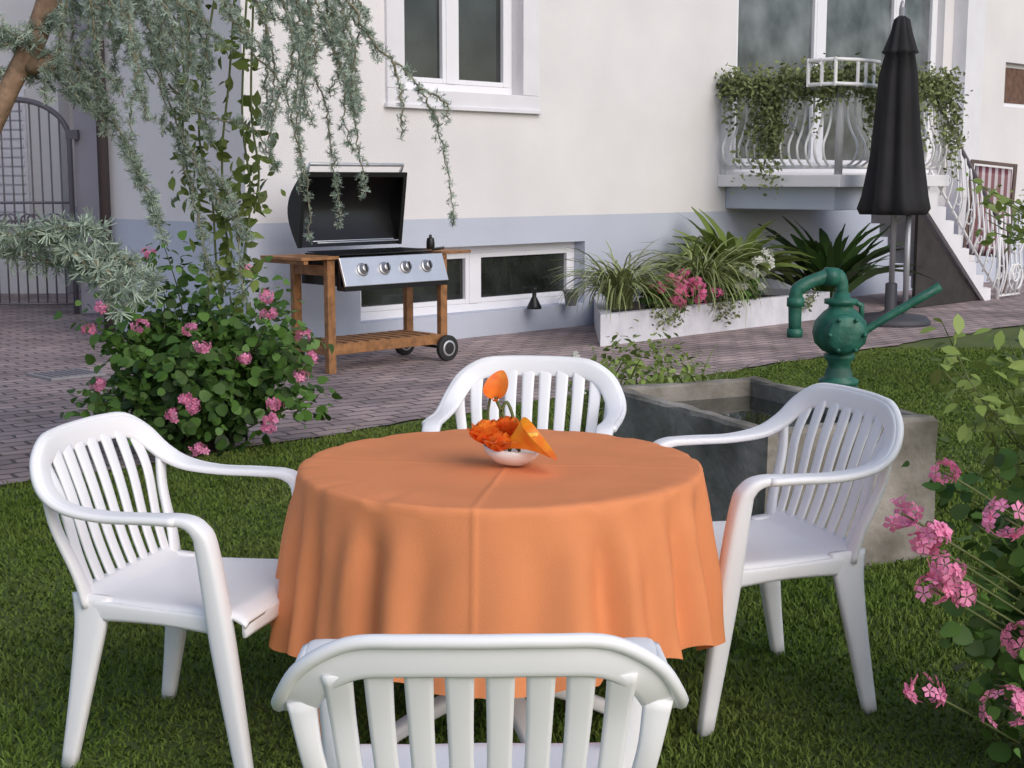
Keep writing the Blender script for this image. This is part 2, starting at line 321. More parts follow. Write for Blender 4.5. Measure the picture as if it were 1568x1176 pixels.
def balc_pts():
    L_=[]
    def ell(n,s,t,z,ds,dt,dz): L_.append(np.array([s,t,z])+rng.normal(size=(n,3))*np.array([ds,dt,dz]))
    for i in range(26):
        t=-i*.06; ell(100,6.25,t,2.46+.06*math.sin(i),.10,.07,.075)
    for i in range(34):
        s=6.28+i*.065; ell(62 if i<26 else 110,s,-1.52,2.48+.05*math.sin(i*.8),.06,.09,.08)
    for i in range(46):
        r_=rng.random()
        if r_<.64: tt=-.72+rng.normal()*.15; q=(6.10,tt)
        elif r_<.85: q=(8.25+rng.random()*.25,-1.62)
        else: q=(6.5+rng.random()*1.6,-1.62)
        ln=.2+rng.random()*.5 if q[0]!=6.10 else .45+rng.random()*.65
        if 8.2<q[0]: ln+=.3
        z=2.4-np.linspace(0,ln,50); L_.append(np.stack([q[0]+rng.normal(size=50)*.04,q[1]+rng.normal(size=50)*.045,z+rng.normal(size=50)*.02],1))
    for i in range(12):
        tt=-rng.random()*1.4; ln=.15+rng.random()*.35; z=2.38-np.linspace(0,ln,22); L_.append(np.stack([6.15+rng.normal(size=22)*.03,tt+rng.normal(size=22)*.03,z],1))
    return np.vstack(L_)
P=balc_pts(); o=scatter(DIA,DIAF,P,rng.normal(size=P.shape)+[-.4,-.6,.5],.035+.045*rng.random(len(P)),'balcony_ivy',m_ivy); o.matrix_world=HM

# neighbour building + gate + wall
b=MB(); b.box(-16,-5.75,18.2,24,0,6,0); b.box(-6.55,-6.15,18.12,18.2,.9,2.6,1)
for i in range(14): b.box(-6.52,-6.18,18.09,18.12,.95+i*.115,1.02+i*.115,1)
b.build('neighbouring_house',[m_wall,m_pvc])
b=MB(); b.box(-4.74,-3.2,15.5,15.75,0,4.6,0); b.box(-7.6,-5.95,15.5,15.75,0,4.6,0); b.build('garden_wall',[M('grey_lilac_render',(.42,.39,.43),.9,var=.08,vs=2)])
b=MB(); gx0,gx1=-5.93,-4.78; cxg=(gx0+gx1)/2; hw=(gx1-gx0)/2
arch=[(cxg+hw*math.cos(a),15.45,1.9+.42*math.sin(a)) for a in np.linspace(0,math.pi,22)]
b.tube([(gx1,15.45,0)]+arch+[(gx0,15.45,0)],.03,8)
for i in range(1,11):
    x=gx0+(gx1-gx0)*i/11; zt=1.9+.42*math.sqrt(max(0,1-((x-cxg)/hw)**2)); b.tube([(x,15.45,.1),(x,15.45,zt)],.010,6)
for z in(.12,1.02,1.22): b.tube([(gx0,15.45,z),(gx1,15.45,z)],.014,6)
for x in np.linspace(gx0+.2,gx1-.2,4):
    for sg in(1,-1): b.tube([(x+sg*(.02+.10*math.cos(a)*(1-a/8)+.0),15.43,1.0+.12*math.sin(a)*(1-a/8)) for a in np.linspace(-1.5,6,22)],.010,5)
b.box(gx1-.03,gx1+.1,15.42,15.5,1.9,2.0,0); b.box(gx1-.03,gx1+.1,15.42,15.5,.9,.97,0)
b.build('wrought_iron_gate',[m_greyiron])
b=MB(); b.tube([(-.07,2.1,0),(-.07,2.1,6)],.05,10); b.build('downpipe',[M('brown_pipe',(.06,.045,.045),.6)],house)

# ---------------------------------------------------------------- planter with plants
pl=MB(); poly=[(2.78,-1.32),(6.45,-1.32),(6.45,-.02),(4.15,-.02)]
inn=[(3.02,-1.24),(6.37,-1.24),(6.37,-.1),(4.22,-.1)]
n=4; vs=[(x,y,0) for x,y in poly]+[(x,y,.29) for x,y in poly]+[(x,y,.29) for x,y in inn]+[(x,y,.22) for x,y in inn]
fs=[(i,(i+1)%n,(i+1)%n+n,i+n) for i in range(n)]+[(i+n,(i+1)%n+n,(i+1)%n+2*n,i+2*n) for i in range(n)]+[(i+2*n,(i+1)%n+2*n,(i+1)%n+3*n,i+3*n) for i in range(n)]
pl.add(vs,fs,0); pl.add(vs[12:],[(0,1,2,3)],1)
pl.build('masonry_planter',[M('weathered_white_paint',(.56,.56,.62),.8,c2=(.68,.68,.74),vs=6,bump=.4,bs=30,detail=8),M('soil',(.05,.035,.025),.95,var=.4,bump=.5)],mw=HM)
def tuft(name,s,t,z,n,L0,L1,W,mat,el=(.6,1.4),dr=(1.2,2.4)):
    b=MB()
    for i in range(n):
        b.ribbon((s+rng.normal()*.05,t+rng.normal()*.05,z),rng.random()*6.283,el[0]+rng.random()*(el[1]-el[0]),L0+rng.random()*(L1-L0),W*(.7+.6*rng.random()),dr[0]+rng.random()*(dr[1]-dr[0]),roll=rng.normal()*.3)
    return b.build(name,[mat],mw=HM)
tuft('spider_plant',3.28,-1.10,.30,230,.6,.95,.014,m_pale,(1.0,1.5),(1.5,3.0))
tuft('spider_plant',3.5,-.95,.30,110,.5,.85,.014,m_long,(1.0,1.5),(1.5,2.8))
tuft('spider_plant',4.45,-1.15,.30,240,.7,1.1,.015,m_pale,(1.0,1.5),(1.5,3.2))
tuft('spider_plant',4.6,-1.0,.30,120,.7,1.05,.016,m_long,(1.0,1.5),(1.5,2.8))
tuft('aspidistra_plant',5.50,-.75,.28,100,.7,1.15,.125,m_long,(.85,1.5),(.9,2.1))
tuft('aspidistra_plant',6.85,-1.05,.0,75,.9,1.35,.12,m_leafD,(1.0,1.5),(.7,1.8))
def heads(cent,rad,n,name,mat,parent=None,size=.017):
    P=[];Nn=[]
    for c in cent:
        d=nrm(rng.normal(size=(n,3))); P.append(np.array(c)+d*np.array([1,1,.75])*rad*(.5+.6*rng.random((n,1)))); Nn.append(d+rng.normal(size=(n,3))*.35)
    P=np.vstack(P);Nn=np.vstack(Nn); return scatter(FLO,FLOF,P,Nn,size*(.8+.4*rng.random(len(P))),name,mat,parent)
def leafball(name,c,r,n,mat,size,tmpl=(DIA,DIAF),parent=None,shell=.35):
    d=nrm(rng.normal(size=(n,3))); rr=(shell+(1-shell)*rng.random((n,1))**.6); P=np.array(c)+d*rr*np.array(r)*(1+rng.normal(size=(n,1))*.12); P[:,2]=np.maximum(P[:,2],.02)
    return scatter(tmpl[0],tmpl[1],P,d+rng.normal(size=(n,3))*.6+[0,0,.5],size*(.6+.8*rng.random(n)),name,mat,parent)
g=empty('pink_flower_plant',HM)
leafball('leaves',(3.92,-1.15,.38),(.28,.2,.16),500,m_leafG,.06,(ROUND,ROUNDF),g)
heads([(3.92+rng.normal()*.18,-1.36+rng.normal()*.06,.47+rng.normal()*.09) for _ in range(22)],.055,13,'flowers',m_pink,g,.026)
g=empty('white_flower_plant',HM)
leafball('leaves',(5.0,-1.2,.45),(.25,.2,.22),500,m_leafG,.06,(DIA,DIAF),g)
heads([(4.98+rng.normal()*.14,-1.4+rng.normal()*.05,.58+rng.normal()*.10) for _ in range(13)],.05,10,'flowers',m_white,g,.035)
g=empty('trailing_plant',HM)
for q,nm in(((3.7,-1.36),'a'),((4.55,-1.38),'b'),((5.9,-1.36),'c')):
    leafball('leaves_'+nm,(q[0],q[1],.26),(.25,.08,.16),200,m_ivy,.04,(DIA,DIAF),g)
b=MB(); b.lathe([(.05,0),(.055,.01),(.075,.13),(.085,.13),(.085,.155),(.07,.155),(.065,.12)],20); b.build('plant_pot',[M('grey_pot',(.2,.2,.23),.6)],mw=HM@Matrix.Translation((3.72,-.1,.24)))
b=MB(); b.lathe([(.07,0),(.07,.02),(.03,.1),(.02,.12),(.02,.18),(.028,.2)],16); b.build('garden_spotlight',[m_black],mw=HM@Matrix.Translation((3.2,-.1,.24)))

# ---------------------------------------------------------------- parasol
b=MB()
def fl(a,z): return .13*math.cos(8*a)+.06*math.cos(3*a+z*4)+.04*math.cos(13*a+z*2)
b.lathe([(.02,3.08),(.07,3.04),(.10,2.9),(.15,2.74),(.165,2.72),(.13,2.70),(.17,2.5),(.20,2.1),(.24,1.7),(.30,1.3),(.33,1.18),(.30,1.12),(.1,1.15)],64,0,flute=fl)
b.tube([(0,0,.05),(0,0,3.15)],.03,12,mi=1); b.lathe([(.012,3.1),(.03,3.12),(.025,3.17),(.01,3.22)],12,1)
b.lathe([(.40,0),(.40,.05),(.36,.09),(.10,.13),(.06,.15),(.06,.42),(.045,.43)],40,2)
b.tube([(.12,-.10,.1),(.12,-.10,1.2)],.03,10,mi=1)
b.build('closed_parasol',[M('black_fabric',(.014,.013,.016),.85,var=.2,vs=4,bump=.2),M('pole_grey',(.35,.35,.38),.4,metal=.4),M('base_grey',(.05,.05,.06),.6)],mw=Matrix.Translation((3.86,14.35,0)))

# ---------------------------------------------------------------- folded striped deckchair
m_str=bpy.data.materials.new('striped_canvas'); m_str.use_nodes=True
nt=m_str.node_tree;N=nt.nodes;L=nt.links
tc=N.new('ShaderNodeTexCoord');wv=N.new('ShaderNodeTexWave');wv.bands_direction='X';wv.inputs['Scale'].default_value=3.6;L.new(tc.outputs['Object'],wv.inputs[0])
rp=N.new('ShaderNodeValToRGB');rp.color_ramp.interpolation='CONSTANT';rp.color_ramp.elements[0].color=(.15,.04,.055,1);rp.color_ramp.elements[1].position=.55;rp.color_ramp.elements[1].color=(.45,.40,.43,1)
L.new(wv.outputs['Fac'],rp.inputs[0]);L.new(rp.outputs[0],N['Principled BSDF'].inputs['Base Color'])
b=MB(); b.grid(lambda u,v:(-.25+.5*u,-.03*math.sin(math.pi*v),.5+1.15*v),8,10,0,.01)
for x in(-.29,.29): b.box(x-.02,x+.02,-.02,.02,0,1.72,1); b.box(x*.85-.02,x*.85+.02,.05,.09,0,1.6,1)
b.box(-.27,.27,-.018,.018,1.68,1.72,1)
b.build('folded_deckchair',[m_str,M('dark_wood_frame',(.10,.06,.05),.6,var=.2)],mw=HM@Matrix.Translation((10.72,-.9,0))@Matrix.Rotation(R(-40),4,'Z')@Matrix.Rotation(R(-8),4,'X')@Matrix.Rotation(R(6),4,'Y'))

# ---------------------------------------------------------------- barbecue
b=MB()
WD,ST,BK,RB,KN=0,1,2,3,4
for x in(0,1.14):
    b.box(x,x+.07,0,.05,0 if x==0 else .1,.86,WD); b.box(x,x+.07,.42,.47,.0 if x==0 else .1,.86,WD); b.box(x+.005,x+.065,.05,.42,.14,.2,WD); b.box(x+.005,x+.065,.05,.42,.74,.82,WD)
b.box(.07,1.14,.0,.03,.14,.22,WD); b.box(.07,1.14,.44,.47,.14,.22,WD)
for i in range(10): b.box(.1+i*.106,.16+i*.106,.03,.44,.205,.225,WD)
for x0,x1 in((-.26,.09),(1.12,1.45)):
    for i in range(5): b.box(x0,x1,-.03+i*.106,.065+i*.106,.865,.888,WD)
    b.box(x0+.03,x0+.07,-.02,.48,.835,.864,WD)
b.box(.1,1.11,.0,.46,.66,.875,BK)
b.box(.09,1.12,-.10,-.002,.625,.66,BK)
pm=Matrix.Translation((0,-.10,.66))@Matrix.Rotation(R(-20),4,'X')
b.box(.085,1.125,-.012,.01,.0,.225,ST,pm)
for x in(.085,1.105): b.prism([(x,.63),(x+.02,.63),(x+.02,.86),(x,.86)],-.04,.0,BK)
for i in range(4):
    mt=pm@Matrix.Translation((.28+i*.215,-.012,.125))@Matrix.Rotation(R(90),4,'X')
    b.lathe([(.052,0),(.052,.008),(.036,.01),(.031,.045),(.022,.048)],18,KN,mt); b.box(-.006,.006,-.03,.03,.045,.06,BK,mt)
b.box(.12,1.10,.04,.44,.885,.895,BK)
for i in range(26): b.tube([(.14+i*.037,.05,.905),(.14+i*.037,.43,.905)],.005,5,mi=BK)
hm=Matrix.Translation((0,.47,.93))@Matrix.Rotation(R(8),4,'X')
def hood(u,v):
    a=math.pi*v; return tuple(hm@Vector((.09+1.04*u,.02+.16*math.sin(a),.0+.58*v)))
b.grid(hood,2,14,BK); 
for x in(.09,1.13): b.add([tuple(hm@Vector((x,.02+.16*math.sin(math.pi*v),.58*v))) for v in np.linspace(0,1,15)],[tuple(range(15))],BK)
b.box(.085,1.135,.0,.02,.55,.59,BK,hm); b.box(.085,.12,.0,.02,.0,.55,BK,hm); b.box(1.10,1.135,.0,.02,.0,.55,BK,hm)
b.tube([tuple(hm@Vector(p)) for p in((.14,.03,.58),(.14,-.0,.65),(1.08,-.0,.65),(1.08,.03,.58))],.015,8,mi=ST)
b.tube([(.2,.44,.98),(1.02,.44,.98)],.006,6,mi=ST);b.tube([(.2,.38,.97),(1.02,.38,.97)],.006,6,mi=ST)
b.lathe([(.035,0),(.035,.05),(.03,.09),(.012,.1),(.012,.12)],14,BK,c=(1.3,.3,.888))
b.tube([(1.15,.1,.90),(1.40,.25,.90)],.012,6,mi=BK)
for y in(-.03,.5):
    mt=Matrix.Translation((1.18,y,.105))@Matrix.Rotation(R(90),4,'X')
    b.lathe([(.03,-.022),(.08,-.022),(.105,-.018),(.105,.018),(.08,.022),(.03,.022)],28,RB,mt); b.lathe([(.065,-.026),(.065,.026)],20,ST,mt); b.lathe([(.05,-.028),(.05,.028)],20,RB,mt)
b.tube([(1.18,-.03,.105),(1.18,.5,.105)],.012,8,mi=RB)
b.build('gas_barbecue',[m_wood,m_steel,m_black,M('rubber',(.02,.02,.02),.7),M('knob_silver',(.4,.4,.42),.3,metal=.8)],mw=Matrix.Translation((-1.38,10.56,.012))@Matrix.Rotation(R(45),4,'Z'),bevel=.003)

# ---------------------------------------------------------------- stone trough & pump
ang=math.atan2(-.907,.42); TM=Matrix.Translation((1.03,5.79,0))@Matrix.Rotation(ang,4,'Z')
b=MB(); a,c=.62,.40; ti=.075; zt=.56
def trough():
    segs=14
    def ringpts(a,c,z,jit):
        pts=[]
        cs=[(-a,-c),(a,-c),(a,c),(-a,c)]
        for i in range(4):
            p=np.array(cs[i]);q=np.array(cs[(i+1)%4])
            for j in range(segs):
                u=j/segs; w=p+(q-p)*u; pts.append((w[0]+rng.normal()*jit,w[1]+rng.normal()*jit,z+rng.normal()*jit))
        return pts
    R_=[ringpts(a,c,0,0),ringpts(a,c,.2,.003),ringpts(a,c,.4,.003),ringpts(a,c,zt-.015,.003),ringpts(a-.012,c-.012,zt,.003),ringpts(a-ti+.01,c-ti+.01,zt,.003),ringpts(a-ti,c-ti,zt-.012,.002),ringpts(a-ti-.01,c-ti-.01,.3,.001),ringpts(a-ti-.02,c-ti-.02,.1,0)]
    n=4*segs; V=[v for r in R_ for v in r]; F=[(i*n+j,i*n+(j+1)%n,(i+1)*n+(j+1)%n,(i+1)*n+j) for i in range(len(R_)-1) for j in range(n)]+[tuple((len(R_)-1)*n+j for j in range(n))]
    b.add(V,F,0,False)
trough()
m_conc=M('mossy_concrete',(.10,.092,.072),.95,c2=(.36,.33,.295),vs=3.4,bump=1.0,bs=22,detail=12)
t=b.build('stone_water_trough',[m_conc],mw=TM)
def rect(a,c,z): return [(-a,-c,z),(a,-c,z),(a,c,z),(-a,c,z)]
b=MB(); b.add(rect(a-ti-.008,c-ti-.008,.485),[(0,1,2,3)]); b.build('water',[M('dark_water',(.012,.016,.012),.03,spec=.9,bump=.05,bs=6)],t)
PX,PY=1.50,6.42
b=MB(); 
b.lathe([(.10,0),(.10,.5),(.09,.53),(.07,.54),(.06,.60),(.05,.62),(.05,.64)],20,1)
b.lathe([(.09,.54),(.09,.56),(.055,.58),(.05,.64),(.07,.66),(.07,.68)],20,0)
b.lathe([(.045,.68),(.08,.695),(.115,.73),(.125,.78),(.115,.83),(.075,.875),(.055,.89),(.055,.905),(.075,.91),(.075,.93),(.042,.935),(.036,.96)],28,0)
mt=Matrix.Translation((0,0,.78))@Matrix.Rotation(R(90),4,'X'); b.lathe([(.03,-.14),(.075,-.14),(.09,-.12),(.09,.12),(.075,.14),(.03,.14)],24,0,mt)
for k_ in range(6): 
    a9=k_*math.pi/3; b.lathe([(.010,0),(.010,.012)],6,0,Matrix.Translation((.078*math.cos(a9),-.14,.78+.078*math.sin(a9)))@Matrix.Rotation(R(90),4,'X'))
b.tube([(.0,0,.94),(.0,0,1.0),(-.03,0,1.04),(-.12,-.02,1.02),(-.19,-.04,.99),(-.215,-.04,.95),(-.215,-.04,.78)],[.03,.030,.034,.031,.031,.031,.028],12,0,k=4)
b.tube([(-.215,-.04,.94),(-.215,-.04,.90)],.040,12); b.tube([(-.215,-.04,.80),(-.215,-.04,.76)],.036,12)
b.tube([(-.02,0,1.03),(-.08,-.01,1.035)],.042,12)
b.tube([(.08,0,.76),(.18,-.01,.83),(.44,-.03,.99)],[.02,.018,.022],10,0,k=3)
b.tube([(.1,.02,.82),(.1,.02,.90),(.03,.02,.93)],.014,8)
b.build('hand_water_pump',[M('green_enamel',(.010,.085,.06),.5,c2=(.03,.16,.11),vs=18,bump=.4,bs=35,detail=8),M('pump_post',(.03,.09,.07),.7,var=.4,vs=10)],mw=Matrix.Translation((PX,PY,0)))
g=empty('trough_side_plant')
leafball('leaves',(.66,7.15,.36),(.40,.3,.34),1300,m_leafY,.045,(DIA,DIAF),g)
b=MB()
for i in range(130): b.ribbon((.68+rng.normal()*.2,7.1+rng.normal()*.1,.05),rng.random()*6.28,1+.5*rng.random(),.5+.3*rng.random(),.012,1.3)
b.build('blades',[m_pale],g)
heads([(.38+rng.normal()*.08,6.85,.50+rng.normal()*.06) for _ in range(7)],.02,7,'flowers',m_white,g,.022)

# ---------------------------------------------------------------- chairs
def chair_mesh():
    b=MB()
    half=[((0,-.345,.805),(0,-.15,1),.062,.016),((.10,-.34,.804),(.05,-.15,1),.062,.016),((.185,-.325,.796),(.25,-.1,1),.062,.018),((.242,-.302,.762),(.8,0,.65),.062,.02),
      ((.274,-.262,.712),(1,0,.35),.062,.022),((.286,-.20,.680),(1,0,.15),.058,.022),((.287,-.10,.668),(1,0,0),.052,.022),((.284,.02,.670),(1,0,0),.054,.022),((.28,.10,.670),(1,0,0),.058,.026),
      ((.277,.142,.648),(1,0,0),.058,.036),((.272,.160,.59),(1,0,0),.056,.05),((.265,.19,.36),(1,0,0),.050,.058),((.262,.242,.0),(1,0,0),.036,.038)]
    full=[((-p[0],p[1],p[2]),(-q[0],q[1],q[2]),w,h) for p,q,w,h in half[:0:-1]]+half
    b.sweep([f[0] for f in full],[f[2] for f in full],[f[3] for f in full],[f[1] for f in full],14,0,6)
    lip=[]
    for p,q,w,h in full[4:-4]:
        q=np.array(q)/np.linalg.norm(q); lip.append(np.array(p)+q*w*.46+np.array([0,-.008,0]))
    b.tube(lip,.0115,8,k=5)
    ns=8
    for i in range(ns):
        f=(i-(ns-1)/2)/((ns-1)/2); x=f*.210
        ytop=-.345+.5*x*x; zt=.80-.9*max(0,abs(x)-.14)**1.3
        b.sweep([(x,ytop+.002,zt),(x*.98,ytop+.045,.68),(x*.92,-.255+.2*x*x,.54),(x*.88,-.212,.435)],[.047,.041,.038,.037],.009,(1,0,0),8,0,5)
    for s in(1,-1):
        b.sweep([(s*.270,-.272,.715),(s*.256,-.262,.62),(s*.232,-.222,.50),(s*.217,-.205,.42)],[.046,.036,.040,.05],.018,(1,0,0),10,0,5)
        b.sweep([(s*.213,-.195,.445),(s*.222,-.20,.36),(s*.235,-.225,.2),(s*.247,-.262,0)],[.11,.085,.060,.038],[.03,.032,.034,.034],(0,1,0),12,0,5)
        b.sweep([(s*.222,-.22,.408),(s*.24,0,.412),(s*.256,.20,.408)],[.055,.04,.05],.012,(0,0,1),8,0,5)
    def seat(u,v):
        y=-.225+.472*v; hw=.214+.045*v; f=u*2-1; z=.438-.014*(1-f*f)*math.sin(math.pi*v)+.010*v
        if v>.88: z-=.022*((v-.88)/.12)**2
        if v<.12: z+=.03*((.12-v)/.12)**2
        if abs(f)>.9: z-=.008*((abs(f)-.9)/.1)**2
        return (f*hw,y,z)
    b.grid(seat,28,40,0,.009)
    b.sweep([(-.250,.238,.405),(0,.245,.408),(.250,.238,.405)],.045,.012,(0,0,1),8)
    b.sweep([(-.212,-.22,.41),(0,-.225,.415),(.212,-.22,.41)],.05,.012,(0,0,1),8)
    return b.mesh('plastic_chair',[m_plastic])
cm=chair_mesh()
for (x,y,head,sc) in((-.052,2.28,91,.985),(-.80,3.56,-16,1.0),(.66,3.92,199,1.03),(.035,4.60,261,1.01)):
    o=bpy.data.objects.new('plastic_chair',cm); COL.objects.link(o)
    o.matrix_world=Matrix.Translation((x,y,0))@Matrix.Rotation(R(head-90),4,'Z')@Matrix.Scale(sc,4)

# ---------------------------------------------------------------- table + cloth + centrepiece
tx,ty=-.03,3.6; table=empty('garden_table',Matrix.Translation((tx,ty,0)))
b=MB(); b.lathe([(.49,.70),(.505,.71),(.505,.728),(.49,.733),(.01,.733)],64)
b.lathe([(.05,.70),(.045,.4),(.05,.16),(.07,.12)],20)
for a in(20,110,200,290):
    c,s=math.cos(R(a)),math.sin(R(a)); b.sweep([(c*.02,s*.02,.16),(c*.2,s*.2,.09),(c*.34,s*.34,.02)],[.06,.055,.045],.04,(-s,c,0),10)
b.build('tabletop_and_pedestal',[m_plastic],table)
NT=480; Rr=.514; ztop=.742
th=np.arange(NT)*2*np.pi/NT
def sangd(a,b): return (a-b+np.pi)%(2*np.pi)-np.pi
def angd(a,b): return np.abs(sangd(a,b))
fold=np.zeros(NT)
for a,w,dp in((203,4,.8),(214,3.5,1.1),(237,4,1.1),(252,4,.3),(279,4,.35),(296,3.5,1.2),(309,4,.5),(321,3.5,1.1),(338,4.5,1.1),(355,4,.9),(10,5,1.1),(28,5,1.),(48,5,1.),(70,5,1.),(90,5,.8),(112,5,1.),(133,5,1.),(152,5,.9),(170,5,1.),(187,4,.9)):
    w_=R(w); d=sangd(th,R(a)); fold+= -dp*np.exp(-(d/w_)**2)+.55*dp*np.exp(-((d-2.1*w_)/(w_*1.1))**2)+.55*dp*np.exp(-((d+2.1*w_)/(w_*1.2))**2)
hem=.348+.012*fold
hem=hem-.055*np.exp(-(angd(th,R(-12))/.25)**2)-.045*np.exp(-(angd(th,R(195))/.35)**2)-.24*np.exp(-(angd(th,R(224))/.08)**2)-.035*np.exp(-(angd(th,R(268))/.45)**2)
flare=.038+.075*np.exp(-(angd(th,R(32))/.22)**2)+.02*np.exp(-(angd(th,R(190))/.5)**2)
cre=.0045*(np.exp(-(angd(th,R(264))/.010)**2)); cre2=.003*np.exp(-(angd(th,R(232))/.010)**2)+.003*np.exp(-(angd(th,R(303))/.010)**2)
xx=np.cos(th);yy=np.sin(th)
rings=[]
for k_ in range(1,27):
    r=Rr*k_/26*.985; x_=r*xx;y_=r*yy
    z_=ztop+.0015*np.sin(3*th+r*9)*(k_/26)+.0010*np.sin(r*30+th*2)
    lx=(x_+.054-(y_+.5)*.16)
    z_=z_+.0030*np.exp(-(lx/.007)**2)*(y_<.1)+.0014*np.exp(-((y_+.02+.1*x_)/.007)**2)
    z_=z_-.0030*np.maximum(0,-fold)*np.clip((k_-20)/6,0,1)
    rings.append((r+0*th,z_))
for i,(dr,dz) in enumerate(((.0,-.001),(.006,-.004),(.010,-.012))): rings.append((Rr+dr+.004*np.minimum(0,fold)+cre,ztop+dz-.0030*np.maximum(0,-fold)+0*th))
K=40
for k_ in range(1,K+1):
    s=k_/K; amp=.031*(s**.5)*min(1,.25+s*3)
    sw=.05*s*np.sin(3*th+1)
    f2=np.interp((th+sw)%(2*np.pi),np.append(th,2*np.pi),np.append(fold,fold[0]))
    rings.append((Rr+.010+flare*s+amp*f2+cre+cre2*s+.003*np.sin(9*th+s*7)*s+.0018*np.sin(23*th+s*11), ztop-.012-(ztop-.012-hem)*s))
V=[(0,0,ztop)]
for r,z in rings:
    for j in range(NT): V.append((r[j]*math.cos(th[j]),r[j]*math.sin(th[j]),z[j]))
fs=[(0,1+j,1+(j+1)%NT) for j in range(NT)]
for i in range(len(rings)-1):
    o=1+i*NT; fs+=[(o+j,o+NT+j,o+NT+(j+1)%NT,o+(j+1)%NT) for j in range(NT)]
b=MB(); b.add(V,fs,0,True)
m_cloth=M('orange_cloth',(.86,.315,.135),.85,var=.04,vs=5,bump=.18,bs=350,trans=.10,spec=.2)
b.build('orange_tablecloth',[m_cloth],table)
cp=empty('flower_centrepiece',Matrix.Translation((-.006,3.545,ztop+.003))@Matrix.Scale(1.22,4))
b=MB(); b.lathe([(.02,0),(.035,.002),(.055,.018),(.064,.036),(.061,.036),(.052,.020),(.03,.008),(.005,.006)],36,0,Matrix.Translation((0,0,.004))@Matrix.Rotation(R(7),4,'Y')@Matrix.Diagonal((.95,.75,.95,1))); b.build('white_bowl',[M('glazed_china',(.88,.88,.88),.15)],cp)
m_or=M('orange_petal',(.90,.13,.02),.45,island=.2,trans=.3,c2=(.98,.36,.05),vs=30); m_ye=M('calla_yellow',(1.0,.58,.05),.35,c2=(.95,.22,.02),vs=14,trans=.35)
def calla(b,mat,L=.11,r=.035,mi=0):
    def fn(u,v):
        a=2*math.pi*u; lipx=max(0,math.cos(a)); h=v*(L*(.62+.38*((1+math.cos(a))/2)**2)); rr=.006+r*(v**1.4)*(1+.4*lipx**2)
        return tuple(mat@Vector((rr*math.cos(a)+.012*lipx*v**3,rr*math.sin(a)*(1-.35*lipx**3),h)))
    b.grid(fn,32,14,mi)
b=MB()
calla(b,Matrix.Translation((-.012,-.032,.046))@Matrix.Rotation(R(-20),4,'Z')@Matrix.Rotation(R(66),4,'Y')@Matrix.Rotation(R(-20),4,'Z'),.104,.036,1)
b.tube([(.0,-.035,.055),(.035,-.045,.070),(.058,-.052,.076)],[.004,.007,.004],8,mi=5,k=3)
calla(b,Matrix.Translation((-.030,.0,.140))@Matrix.Rotation(R(38),4,'X')@Matrix.Rotation(R(70),4,'Z'),.045,.019,0)
b.tube([(0,0,.03),(-.008,.0,.09),(-.030,.0,.145)],.0035,6,mi=2,k=4); b.tube([(.02,0,.03),(.008,.0,.10),(-.006,.0,.135),(-.018,0,.115)],.0035,6,mi=2,k=4); b.tube([(-.03,0,.03),(-.045,0,.10),(-.040,0,.15)],.003,6,mi=2,k=4)
for cx,cy,cz,sc in((-.048,-.015,.068,1.2),(-.006,-.0,.080,1.05),(-.022,-.035,.056,1.0)):
    for ring in range(5):
        for j in range(3+ring):
            a=j*6.283/(3+ring)+ring; el=1.5-ring*.20
            b.ribbon((cx+.004*math.cos(a),cy+.004*math.sin(a),cz-.018),a,el,.042*sc,.042*sc,-.9+ring*.22,0,6)
for j in range(10): b.ribbon((-.01+rng.normal()*.02,rng.normal()*.015,.035),rng.random()*6.28,.3+.5*rng.random(),.05+.02*rng.random(),.014,.9,3)
for j in range(7): b.ribbon((-.01,-.035,.045),3.2+j*.5,.6,.055,.008,.6,4)
b.build('flowers',[m_or,m_ye,m_stem,m_leafG,M('ribbon_white',(.8,.75,.65),.3),M('spadix',(.95,.6,.1),.5)],cp)

# ---------------------------------------------------------------- shrubs with stems
def shrub(name,base,tips,leafmat,lsize,per,tmpl,jit=.05,r0=.006,start=.25):
    base=np.array(base,float); b=MB(); P=[];Nn=[]
    for tp in tips:
        tp=np.array(tp,float); b0=base+np.array([rng.normal()*.06,rng.normal()*.06,0]); mid=(b0+tp)/2+np.array([0,0,.12*np.linalg.norm(tp-b0)])+rng.normal(size=3)*.04
        c=catm([b0,mid,tp],8); b.tube(c,np.linspace(r0,r0*.35,len(c)),5)
        t=start+(1-start)*rng.random(per)**.8; idx=t*(len(c)-1); i=np.minimum(idx.astype(int),len(c)-2); q=c[i]+(c[i+1]-c[i])*(idx-i)[:,None]
        j=rng.normal(size=(per,3))*jit; P.append(q+j); Nn.append(j/jit*.35+rng.normal(size=(per,3))*.4+[0,-.25,.7])
    o=b.build(name,[m_stem]); P=np.vstack(P);Nn=np.vstack(Nn); P[:,2]=np.maximum(P[:,2],.03)
    scatter(tmpl[0],tmpl[1],P,Nn,lsize*(.5+.9*rng.random(len(P))),'leaves',leafmat,o); return o
cen=np.array([-1.70,7.6,.50]); tips=[]
for i in range(100):
    d=nrm(rng.normal(size=3)); d[2]=abs(d[2])*1.2-.5; tips.append(cen+d*np.array([.60,.48,.50])*(.5+.75*rng.random())+[0,0,.02])
for q in((-1.15,7.3,.72),(-1.2,7.3,.9),(-2.3,7.4,.75),(-2.2,7.4,.98),(-1.6,7.4,1.12),(-1.85,7.5,1.15),(-1.3,7.2,1.0),(-1.05,7.3,.5),(-1.1,7.3,.62)): tips.append(np.array(q))
g=shrub('geranium_bush',(-1.72,7.65,.05),tips,m_leafG,.050,44,(ROUND,ROUNDF),.06)
leafball('inner_leaves',(-1.70,7.62,.36),(.38,.36,.36),1700,m_leafD,.06,(ROUND,ROUNDF),g)
